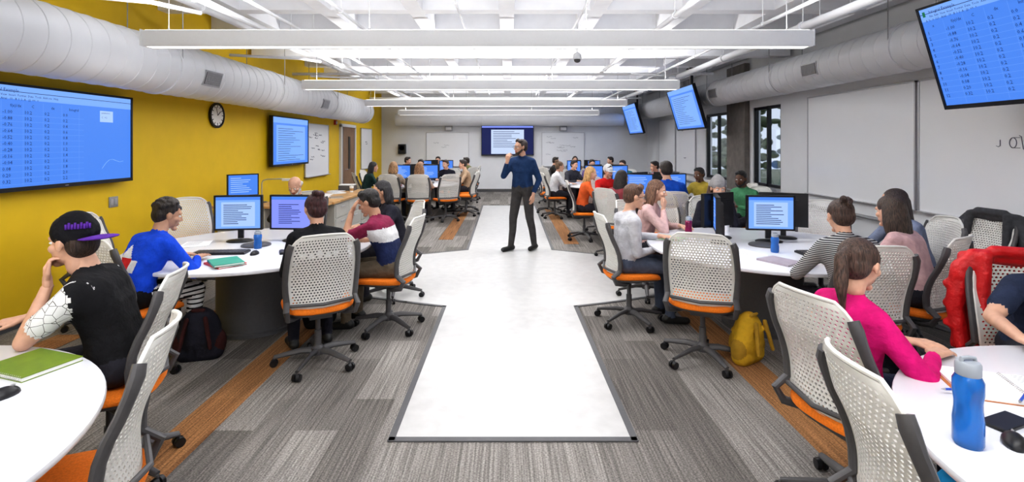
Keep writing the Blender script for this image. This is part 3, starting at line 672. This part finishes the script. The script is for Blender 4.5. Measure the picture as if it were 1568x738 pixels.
# ------------------------------------------------------------------ tv
PAPSCR=mat('screen_paper',(.62,.74,.98),.3,emit=.9)
def tv(name,c,rz,rx=0,w=1.77,h=1.0,kind='sheet',mount='wall'):
    b=MB(); b.box((0,.03,0),(w,.05,h),BLACK); 
    for s in(-1,1): b.box((s*(w/2-.010),0,0),(.022,.03,h),BLACK)
    b.box((0,0,h/2-.010),(w,.03,.022),BLACK); b.box((0,0,-h/2+.018),(w,.03,.038),BLACK)
    b.box((0,.075,0),(.5,.05,.4),BLACK)
    y=-.003; W=w-.04;H=h-.055; z0=.008
    def q(x0,x1,za,zb,m,yy=y-.001): b.add([(x0,yy,za),(x1,yy,za),(x1,yy,zb),(x0,yy,zb)],[(0,1,2,3)],m)
    q(-W/2,W/2,-H/2+z0,H/2+z0,SCR,y); q(-.02,.02,-h/2+.014,-h/2+.020,ALU,-.0165)
    if kind=='sheet':
        q(-W/2,W/2,H/2-.12+z0,H/2+z0,SCRW); q(-W/2,W/2,H/2-.055+z0,H/2-.05+z0,SCRD,y-.002)
        text_on(b,'Integral Example',-W/2+.10,H/2-.048,.042,y-.003,SCRD); q(-W/2+.03,-W/2+.06,H/2-.07,H/2-.02,SCRG,y-.003)
        text_on(b,'File  Edit  View  Insert  Format  Data  Tools  Add-ons  Help',-W/2+.10,H/2-.085,.028,y-.003,SCRD)
        text_on(b,'$  %  .0  123   Arial   10   B  I  S  A   |||  ==  +',-W/2+.05,H/2-.118,.028,y-.003,SCRD)
        heads=['x','f(x)/dx','C','dx','Integral']
        for i,t in enumerate(heads): text_on(b,t,-W/2+.10+.20*i,H/2-.18,.038,y-.003,SCRD)
        for r in range(12):
            z=H/2-.24-.056*r
            q(-W/2,-W/2+1.08,z-.015,z-.0135,SCRW,y-.0015)
            for i,t in enumerate(['%d'%(r+1),'%.2f'%(-1+.12*r),'10.2','0.2','%.1f'%(.2*r)]):
                text_on(b,t,-W/2+.03+.20*i,z,.044,y-.003,SCRD)
        for i in range(6): q(-W/2+.02+.2*i,-W/2+.0215+.2*i,-H/2+.02,H/2-.13,SCRW,y-.0015)
        q(.42,.60,.18,.30,SCRL,y-.002); text_on(b,'parameters',.44,.27,.025,y-.003,SCRD); text_on(b,'C   0.2',.44,.22,.028,y-.003,SCRD)
        tb=[(.45+.05*i,-.32+.05*math.sin(i*.8)+.02*i) for i in range(7)]
        b.tube([(x,y-.002,z) for x,z in tb],.003,SCRW,seg=4)
    elif kind=='doc':
        q(-W/2,W/2,H/2-.10,H/2+z0,SCRW); q(-W/2+.15,W/2-.15,-H/2+.06,H/2-.14,SCRW)
        for r in range(15):
            q(-W/2+.22,-W/2+.22+random.uniform(.5,1.2),H/2-.21-.044*r,H/2-.202-.044*r,SCRD,y-.003)
    elif kind=='paper':
        q(-W/2,W/2,-H/2,H/2,SCRD,y-.0005); q(-W*.32,W*.32,-H/2+.03,H/2-.12,PAPSCR); q(-W/2,W/2,H/2-.05,H/2,SCRP)
        for r in range(10): q(-W*.28,-W*.28+random.uniform(.5,.95)*W*.55,H/2-.2-.06*r,H/2-.185-.06*r,SCRD,y-.003)
    if mount=='pole':
        b.box((0,.14,.05),(.10,.12,.2),BLACK)
    o=b.obj(name,c,rz,rx); return o
tv('wall_tv',(XL+.12,5.04,1.745),math.pi/2,kind='sheet',h=.96); tv('wall_tv',(XL+.12,10.3,1.745),math.pi/2,kind='doc',h=.96,w=1.70)
tv('wall_tv',(-.02,YB-.12,1.82),0,kind='paper',w=1.85,h=1.06)
for y in(4.0,11.7,16.65):
    tv('hanging_tv',(4.06,y,2.50),-math.pi/2,math.radians(16.5),kind='sheet' if y<5 else 'doc',mount='pole')
    b=MB(); b.cone((4.22,y,2.60),(4.22,y,3.45),.03,.03,BLACK,12); b.box((4.20,y,2.52),(.14,.2,.2),BLACK); b.box((4.22,y,3.42),(.2,.2,.02),BLACK); b.obj('tv_ceiling_mount')
INK=mat('marker_ink',(.05,.05,.10),.5)
def wboard(c,w,h,rz,marks=0):
    b=MB(); b.box((0,0,0),(w,.02,h),WB)
    for s in(-1,1): b.box((s*w/2,-.004,0),(.02,.03,h+.02),ALU); b.box((0,-.004,s*h/2),(w+.02,.03,.02),ALU)
    b.box((0,-.035,-h/2),(w,.06,.015),ALU)
    random.seed(int(c[1]*10))
    for i in range(marks):
        x=random.uniform(-w/2+.1,w/2-.35); z=random.uniform(-h/4,h/2-.1)
        pts=[(x+.02*k,-.0125,z+.015*math.sin(k*random.uniform(1.2,2.8))) for k in range(10)]
        b.tube(pts,.0035,INK,seg=4)
    return b.obj('whiteboard',c,rz)
wboard((XL+.02,11.95,1.55),1.45,1.2,math.pi/2,16)
wboard((XL+.02,16.1,1.55),1.2,1.25,math.pi/2,2)
wboard((-2.15,YB-.02,1.50),1.5,1.2,0,3); wboard((1.95,YB-.02,1.50),1.5,1.2,0,14)
for y0,y1,mk in((2.9,6.10,0),(6.16,8.36,0),(13.4,14.9,4),(15.0,16.6,0)): wboard((XR-.02,(y0+y1)/2,1.665),y1-y0,1.56,-math.pi/2,mk)
b=MB(); 
b.tube([(XR-.10,0,.70),(XR-.10,9.0,.70)],.025,GREY); b.tube([(XR-.10,9.0,.70),(XR-.10,17.5,.70)],.025,GREY)
y=.3
while y<17.5: b.tube([(XR,y,.66),(XR-.10,y,.66),(XR-.10,y,.69)],.010,GREY,seg=6); y+=1.5
b.obj('wall_rail')
b=MB()
b.tube([(0,-.09,-.07),(0,-.07,-.06),(0,-.06,0),(0,-.05,.06),(0,-.03,.07)],.003,INK,seg=4)
b.tube([(0,.03+.035*math.cos(a),.05*math.sin(a)) for a in [i*math.pi/8 for i in range(16)]],.003,INK,seg=4,closed=True)
b.tube([(0,.03,.05),(0,-.04,.05)],.003,INK,seg=4); b.tube([(0,.03,-.05),(0,-.04,-.05)],.003,INK,seg=4)
b.tube([(0,.16,.03),(0,.16,-.03),(0,.18,-.04),(0,.20,-.03)],.003,INK,seg=4)
b.obj('marker_sketch',(XR-.034,4.93,1.70))
b=MB(); M=Matrix.Rotation(math.pi/2,4,'Y')
b.lathe([(.01,0),(.185,0),(.195,.015),(.195,.04),(.172,.045),(.168,.03),(.01,.03)],BLACK,seg=40,M=M)
for i in range(12):
    a=i*math.pi/6; b.box((.034,.14*math.sin(a),.14*math.cos(a)),(.004,.012,.034 if i%3 else .045),BLACK,Matrix.Rotation(-a,3,'X'))
b.lathe([(.01,.031),(.158,.031),(.158,.033),(.01,.033)],PAPER,seg=40,M=M)
b.box((.037,.04,.03),(.004,.012,.10),BLACK,Matrix.Rotation(-.9,3,'X')); b.box((.039,-.02,.06),(.004,.008,.14),BLACK,Matrix.Rotation(.3,3,'X'))
b.obj('wall_clock',(XL,7.83,2.13))
b=MB(); b.box((.006,0,0),(.012,.13,.12),GREY)
for s in(-1,1): b.box((.014,s*.03,0),(.008,.035,.07),ALU)
b.obj('light_switch',(XL,5.80,1.03),bevel=.003)
b=MB(); D0,D1=13.6,14.85
FR=mat('door_frame_white',(.75,.75,.76),.5); DR=mat('door_veneer',(.26,.15,.085),.45,noise=.15,nscale=5)
for y in(D0,D1): b.box((XL+.03,y,1.1),(.06,.08,2.2),FR)
b.box((XL+.03,(D0+D1)/2,2.2),(.06,D1-D0+.08,.08),FR); b.box((XL+.015,(D0+D1)/2+.1,1.08),(.03,D1-D0-.26,2.16),DR); b.box((XL+.012,D0+.14,1.08),(.024,.2,2.16),GREY)
b.box((XL+.035,(D0+D1)/2+.1,1.45),(.012,.16,.9),BLACK); b.tube([(XL+.03,D0+.36,1.0),(XL+.08,D0+.36,1.0),(XL+.08,D0+.48,1.0)],.01,ALU,seg=8)
b.obj('door_1')
b=MB(); b.box((0,0,0),(.05,.12,.12),mat('alarm_red',(.5,.02,.02),.4)); b.lathe([(.04,0),(.03,.02),(.005,.025)],ALU,M=Matrix.Translation((.025,0,0))@Matrix.Rotation(math.pi/2,4,'Y')); b.obj('fire_alarm',(XL+.025,13.2,2.25))
b=MB(); b.box((0,0,0),(.26,.16,.34),BLACK); b.lathe([(.10,0),(.08,-.015),(.02,-.02)],DARK,M=Matrix.Translation((0,-.08,.03))@Matrix.Rotation(math.pi/2,4,'X')); b.obj('wall_speaker',(-3.75,YB-.08,1.52),bevel=.01)
for x in(-2.1,1.95):
    b=MB(); b.box((0,0,0),(.26,.12,.2),GREY); b.box((0,-.065,-.02),(.2,.02,.1),ALU); b.obj('wireless_access_point',(x,YB-.07,2.26),bevel=.008)
b=MB(); b.lathe([(.06,0),(.06,.05),(.05,.08),(.02,.10)],FX,seg=20); b.cone((0,0,.1),(0,0,.85),.01,.01,FX,8); b.ell((0,0,-.01),(.045,.045,.035),DARK); b.obj('ceiling_camera',(.95,7.0,2.85))
# ------------------------------------------------------------------ tables
DRUM=mat('pedestal_grey',(.13,.13,.135),.5,noise=.05)
def table():
    b=MB(); R=1.05
    b.lathe([(.01,.708),(R-.03,.708),(R-.004,.714),(R,.722),(R,.732),(R-.003,.739),(R-.010,.742),(.01,.742)],LAM,seg=96)
    b.lathe([(.36,.0),(.36,.03),(.33,.035),(.33,.66),(.40,.68),(.40,.708)],DRUM,seg=48)
    b.lathe([(.13,.742),(.13,.752),(.12,.757),(.01,.757)],DARK,seg=32)
    return b.mesh('round_table',30)
TM=table(); TABS=[(-2.40,1.35),(-2.35,4.75),(-2.2,12.35),(-2.2,15.7),(2.33,1.35),(2.38,4.75),(2.5,8.65),(2.3,12.0),(2.3,15.6)]
for x,y in TABS: put(TM,'round_table',(x,y,0))
TZ=.742
def monitor(x,y,F,kind='doc',w=.44,h=.335,z=TZ):
    b=MB(); zc=.285
    b.box((0,0,zc),(w,.035,h),BLACK); b.box((0,-.03,zc),(w*.6,.04,h*.6),BLACK)
    b.box((0,-.05,.14),(.05,.025,.22),BLACK); b.lathe([(.11,0),(.115,.008),(.10,.016),(.01,.02)],BLACK,c=(0,-.03,0),sx=1.1,sy=.85,seg=28)
    for s in(-1,1): b.box((s*(w/2-.008),.018,zc),(.016,.012,h),BLACK); b.box((0,.018,zc+s*(h/2-.008)),(w,.012,.016),BLACK)
    def q(x0,x1,a,c,m,yy): b.add([(x0,yy,a),(x1,yy,a),(x1,yy,c),(x0,yy,c)],[(3,2,1,0)],m)
    W=w/2-.016;H=h/2-.016; base={'doc':SCRW,'violet':SCRP,'blue':SCR}[kind]
    q(-W,W,zc-H,zc+H,base,.0182)
    if kind!='blue':
        q(-W,W,zc+H-.03,zc+H,SCR,.0186); q(-W+.05,W-.05,zc-H+.02,zc+H-.05,SCRL if kind=='doc' else SCRP,.0186)
        for r in range(11):
            l=random.uniform(.12,.26); q(W-.07-l,W-.07,zc+H-.08-.018*r,zc+H-.074-.018*r,SCRD,.019)
    else:
        for r in range(8):
            l=random.uniform(.1,.3); q(W-.03-l,W-.03,zc+H-.05-.03*r,zc+H-.04-.03*r,SCRL,.0186)
    return b.obj('computer_monitor',(x,y,z),rz_of(nF(F)))
def keyboard(x,y,F,z=TZ):
    b=MB(); b.box((0,0,.009),(.44,.14,.016),BLACK)
    for r in range(5):
        for k in range(15): b.box((-.2+.0285*k,-.052+.026*r,.0195),(.023,.021,.007),DARK)
    return b.obj('keyboard',(x,y,z),rz_of(nF(F)))
def mouse(x,y,F,z=TZ):
    b=MB(); b.ell((0,0,.004),(.032,.055,.032),BLACK); b.ell((0,.028,.030),(.004,.012,.006),GREY,seg=8,rings=6)
    for i,v in enumerate(b.v): b.v[i]=(v[0],v[1],max(v[2],0))
    return b.obj('computer_mouse',(x,y,z),rz_of(nF(F)))
def bottle(x,y,col,h=.22,r=.033,z=TZ,clear=True):
    b=MB(); m=mat('bottle_%d_%d'%(int(col[0]*99),int(col[2]*99)),col,.08,trans=.55)
    b.lathe([(.01,0),(r*.9,0),(r,.01),(r,h*.30),(r*.90,h*.42),(r*.90,h*.50),(r,h*.60),(r,h*.74),(r*.8,h*.80),(r*.78,h*.81),(.01,h*.81)],m,seg=32)
    b.lathe([(r*.80,h*.80),(r*.84,h*.81),(r*.84,h*.93),(r*.72,h*.955),(.01,h*.96)],mat('bottle_lid',(.35,.38,.42),.3),seg=32)
    b.tube([(-r*.6,0,h*.93),(-r*.5,0,h*.99),(0,0,h*1.0),(r*.5,0,h*.99),(r*.6,0,h*.93)],r*.16,mat('bottle_lid',(.35,.38,.42)),seg=8)
    return b.obj('water_bottle',(x,y,z))
def book(x,y,a,w=.21,l=.27,t=.015,col=(.1,.3,.2),z=TZ,name='notebook',spiral=False):
    b=MB(); b.box((0,0,t/2),(w-.006,l-.006,t*.8),PAPER); m=mat('cover_%02d_%02d_%02d'%tuple(int(q*99) for q in col),col,.5,noise=.08,nscale=20)
    b.box((0,0,t-.001),(w,l,.003),m); b.box((0,0,.0015),(w,l,.003),m)
    if spiral:
        for i in range(22): b.tube([(-w/2+.004,-l/2+.012+i*(l-.024)/21,.001),(-w/2-.006,-l/2+.012+i*(l-.024)/21,t*.6),(-w/2+.004,-l/2+.012+i*(l-.024)/21,t+.002)],.0012,ALU,seg=5)
    else: b.box((-w/2,0,t/2),(.003,l,t),m)
    return b.obj(name,(x,y,z),a)
def sheets(x,y,a,n=1,w=.216,l=.28,z=TZ):
    b=MB()
    for i in range(n):
        b.box((0+.01*i,.006*i,.001+.0015*i),(w,l,.0012),PAPER,Matrix.Rotation(.05*i,3,'Z'))
    for r in range(9): b.box((-.02,.10-.022*r,.0018+.0015*n),(.13,.002,.0004),DARK)
    return b.obj('paper_sheets',(x,y,z),a)
def pen(x,y,a,col,z=TZ):
    b=MB(); m=mat('pen_%d'%int(col[2]*99),col,.3); b.cone((0,-.07,.005),(0,.05,.005),.0045,.0045,m,10); b.cone((0,.05,.005),(0,.065,.005),.0045,.001,GREY,10); b.cone((0,-.07,.005),(0,-.078,.005),.004,.003,m,10); b.box((.0,-.045,.0105),(.003,.045,.002),m)
    return b.obj('pen',(x,y,z),a)
monitor(-2.60,4.92,(.12,-1),'doc'); monitor(-2.08,4.95,(-.05,-1),'violet',w=.46)
keyboard(-2.48,4.40,(.1,-1)); keyboard(-1.78,4.5,(.5,-1)); mouse(-2.17,4.36,(0,1)); bottle(-2.27,4.62,(.05,.25,.75),h=.16,r=.035)
book(-2.22,4.00,.9,col=(.55,.05,.05)); book(-2.21,3.99,.7,col=(.05,.35,.25),z=TZ+.0165); sheets(-2.95,4.80,.3,3); sheets(-3.05,4.4,.8,2); book(-1.75,5.25,.4,col=(.05,.05,.06)); sheets(-1.52,4.98,.1,2)
# near left table
book(-2.02,2.16,1.25,w=.22,l=.28,t=.02,col=(.16,.24,.015),spiral=True); sheets(-2.40,2.05,.7,2); mouse(-1.885,1.90,(.3,1))
b=MB(); b.box((0,0,.006),(.075,.15,.012),BLACK); b.obj('smartphone',(-2.0,1.4,TZ),.5,bevel=.003)
# near right table
bottle(1.445,1.60,(.02,.22,.70),h=.275,r=.040)
def opennb(x,y,a):
    b=MB()
    for s in(-1,1): b.box((s*.11,0,.006),(.215,.28,.010),PAPER,Matrix.Rotation(-s*.02,3,'Y'))
    b.box((0,0,.0015),(.46,.29,.003),mat('cover_brown',(.45,.16,.05),.6,noise=.1))
    for i in range(24): b.tube([(-.008,-.13+i*.0113,.008),(0,-.13+i*.0113,.017),(.008,-.13+i*.0113,.008)],.0012,ALU,seg=5)
    for r in range(16): b.box((.12,.12-.0155*r,.0125),(.17,.0009,.0004),SCRD)
    return b.obj('open_notebook',(x,y,TZ),a)
opennb(1.95,1.95,-.35); pen(1.70,1.92,1.5,(.02,.08,.5),z=TZ+.014); pen(1.88,1.86,2.2,(.02,.08,.45),z=TZ+.014)
b=MB(); b.box((0,0,.006),(.078,.16,.012),BLACK); b.obj('smartphone',(1.68,1.72,TZ),-1.2,bevel=.003); mouse(1.59,1.60,(.6,.8))
# right table
monitor(2.52,4.90,(-.12,-1),'doc'); monitor(2.78,5.15,(.5,1),'blue'); monitor(2.12,5.15,(-.5,.9),'blue'); monitor(2.0,4.88,(-.9,.3),'blue',w=.42)
keyboard(2.72,4.38,(0,-1)); mouse(3.02,4.42,(0,1)); bottle(2.33,4.45,(.05,.30,.75),h=.17,r=.034); bottle(1.86,5.25,(.35,.02,.12),h=.2,r=.035); book(2.18,4.08,.5,col=(.4,.35,.4)); sheets(2.05,4.4,.3,2); sheets(1.6,4.6,.2,2); book(1.62,5.10,.9,col=(.25,.4,.2)); sheets(1.78,4.75,-.4,3)
b=MB(); b.lathe([(.03,0),(.036,.09),(.038,.1),(.01,.1)],PAPER,seg=20); b.obj('paper_cup',(2.35,5.5,TZ))
for (tx,ty) in TABS[2:4]+TABS[6:]:
    monitor(tx-.3,ty-.15,(-.5,-1),'blue'); monitor(tx+.3,ty-.1,(.4,-1),'blue'); monitor(tx-.2,ty+.3,(-.6,.8),'blue'); monitor(tx+.28,ty+.3,(.5,.8),'blue')
    sheets(tx-.72,ty-.3,.4,2); sheets(tx+.68,ty-.4,-.4,3); keyboard(tx+.1,ty-.6,(0,-1)); book(tx-.30,ty-.85,.3,col=(.3,.1,.1))
# ------------------------------------------------------------------ instructor desk
b=MB(); LG=mat('cabinet_grey',(.50,.49,.45),.5,noise=.02)
b.box((-3.07,9.1,.765),(.72,2.3,.035),WOOD); b.box((-3.55,7.72,.765),(1.60,.62,.035),WOOD)
b.box((-3.07,9.15,.375),(.62,2.1,.745),LG); b.box((-3.60,7.74,.375),(.05,.5,.745),LG); b.box((-4.25,7.74,.375),(.05,.5,.745),LG)
for k in range(3):
    for r in range(3):
        b.box((-2.757,8.47+.70*k,.14+.235*r),(.02,.66,.215),LG); b.box((-2.742,8.47+.70*k,.19+.235*r),(.014,.2,.015),ALU)
b.obj('instructor_desk',bevel=.004)
DZ=.783
monitor(-4.02,7.72,(.75,-.8),'blue',z=DZ)
b=MB(); b.lathe([(.08,0),(.08,.015),(.02,.02)],DARK,seg=24); b.tube([(0,0,.01),(0,0,.30),(.02,0,.34),(.08,0,.36),(.36,-.02,.37)],.010,ALU,seg=8); b.box((.42,-.02,.355),(.16,.10,.035),PIPE); b.obj('desk_lamp',(-3.82,7.9,DZ),bevel=.003)
for i in range(5): sheets(-3.3+.12*(i%2),8.35+.35*i,.3*i,5,z=DZ)
book(-2.9,8.6,.4,col=(.3,.25,.2),z=DZ); 
for x,y in((-3.5,7.85),(-2.95,9.6)):
    b=MB(); b.lathe([(.03,0),(.038,.10),(.040,.11),(.036,.115),(.01,.12)],PAPER,seg=20); b.lathe([(.034,.03),(.0375,.075)],WOOD,seg=20); b.obj('coffee_cup',(x,y,DZ))
b=MB(); b.box((0,0,.05),(.3,.22,.1),DARK); b.box((0,0,.11),(.28,.2,.02),PAPER); b.obj('printer_tray',(-3.15,10.0,DZ),bevel=.006)
# ------------------------------------------------------------------ jackets, bags
def soft(name,prims,loc,rz,vox=.012,it=3):
    co,fs,tg,_=remesh(prims,vox,it); me=bpy.data.meshes.new(name); me.from_pydata([tuple(c) for c in co],[],fs)
    ms=[]
    for t in tg:
        if t not in ms: ms.append(t)
    for m in ms: me.materials.append(m)
    me.polygons.foreach_set('material_index',[ms.index(t) for t in tg]); me.polygons.foreach_set('use_smooth',[True]*len(fs)); me.update()
    return put(me,name,loc,rz)
def jacket(name,x,y,F,m,seed):
    random.seed(seed); P=[]
    P.append(C((-.20,-.315,1.01),(.20,-.315,1.01),.045,.045,m)); P.append(C((-.12,-.28,1.05),(.12,-.28,1.05),.035,.035,m))
    for i in range(12):
        x0=-.235+.043*i; P.append(C((x0,-.345-.01*random.random(),1.0),(x0*1.15+random.uniform(-.02,.02),-.31-.03*random.random(),.42+random.uniform(-.05,.06)),random.uniform(.026,.040),random.uniform(.022,.036),m))
    for s in(-1,1):
        P.append(C((s*.20,-.30,1.0),(s*.265,-.30,.93),.05,.055,m)); P.append(C((s*.265,-.30,.93),(s*.30,-.29,.70),.055,.048,m)); P.append(C((s*.30,-.29,.70),(s*.27,-.27,.47),.046,.04,m))
        for k in range(3): P.append(C((s*.24,-.345,.86-.12*k),(s*.33,-.31,.83-.12*k),.022,.026,m))
        P.append(C((s*.17,-.25,1.02),(s*.20,-.20,.62),.035,.035,m))
    return soft(name,P,(x,y,0),rz_of(nF(F)))
RED=mat('red_nylon',(.62,.012,.015),.5,noise=.15,nscale=12,bump=.8,bdist=.03); CHAR=mat('charcoal_wool',(.06,.062,.07),.9,noise=.2,nscale=30,bump=.5)
jacket('red_jacket',NTH[0]+NTF[0]*.05,NTH[1]+NTF[1]*.05,NTF,RED,3); jacket('grey_jacket',4.25,4.75,(-1,-.1),CHAR,5)
def backpack(x,y,rz,m,m2,s=1,z=0):
    P=[E((0,0,.19*s),(.15*s,.10*s,.20*s),m),E((0,.07*s,.14*s),(.12*s,.06*s,.11*s),m2),C((-.09*s,0,.06*s),(.09*s,0,.06*s),.075*s,.075*s,m),
       E((.13*s,0,.12*s),(.05*s,.06*s,.09*s),m2),E((-.13*s,0,.12*s),(.05*s,.06*s,.09*s),m2),C((-.04*s,-.05*s,.38*s),(.04*s,-.05*s,.38*s),.012,.012,m2),
       C((-.06*s,-.10*s,.33*s),(-.10*s,-.14*s,.12*s),.018,.016,m2),C((.06*s,-.10*s,.33*s),(.10*s,-.14*s,.12*s),.018,.016,m2),C((-.1*s,.06*s,.25*s),(.1*s,.06*s,.25*s),.02,.02,m2)]
    return soft('backpack',P,(x,y,z),rz,.01,2)
backpack(1.86,3.95,.6,fab((.62,.38,.03)),fab((.42,.25,.03))); backpack(-2.42,4.0,.3,fab((.02,.02,.022)),fab((.05,.015,.015)),1.05)
backpack(1.37,1.55,1.4,fab((.02,.30,.62)),fab((.01,.14,.38)),.55,z=.482)
backpack(2.8,3.75,.3,fab((.02,.02,.022)),fab((.03,.03,.04))); backpack(-1.75,4.75,1.0,fab((.03,.03,.03)),fab((.02,.02,.02)))
# ------------------------------------------------------------------ outside
b=MB(); GRS=mat('grass',(.13,.15,.09),.9,noise=.3,nscale=3); b.box((25,15,-.6),(39,60,.2),GRS); b.obj('ground')
b=MB(); LF=mat('leaves',(.16,.19,.11),.8,noise=.5,nscale=4); random.seed(9)
b.tube([(0,0,-.5),(.1,0,1.5),(0,.1,3)],[.22,.16,.1],CONC)
for i in range(150):
    a=random.uniform(0,6.28); r=random.uniform(.2,1.9); b.ell((r*math.cos(a),r*math.sin(a),random.uniform(.8,4.2)),(random.uniform(.12,.30),random.uniform(.12,.30),random.uniform(.10,.2)),LF,seg=8,rings=6)
b.obj('tree',(9.5,20.5,0))
w=bpy.data.worlds.new('world'); scn.world=w; w.use_nodes=True
w.node_tree.nodes['Background'].inputs[0].default_value=(.82,.88,1,1); w.node_tree.nodes['Background'].inputs[1].default_value=1.0
# ------------------------------------------------------------------ camera
cd=bpy.data.cameras.new('camera'); co=bpy.data.objects.new('camera',cd); scn.collection.objects.link(co); scn.camera=co
co.location=(0,0,1.685); co.rotation_euler=(math.pi/2,0,0); cd.sensor_width=36; cd.lens=36*780/1568; cd.shift_x=.0038; cd.shift_y=-.0944; cd.clip_start=.05
scn.view_settings.view_transform='Standard'
for lk in('Medium High Contrast','None'):
    try:
        scn.view_settings.look=lk; break
    except Exception: pass
scn.view_settings.exposure=-.13
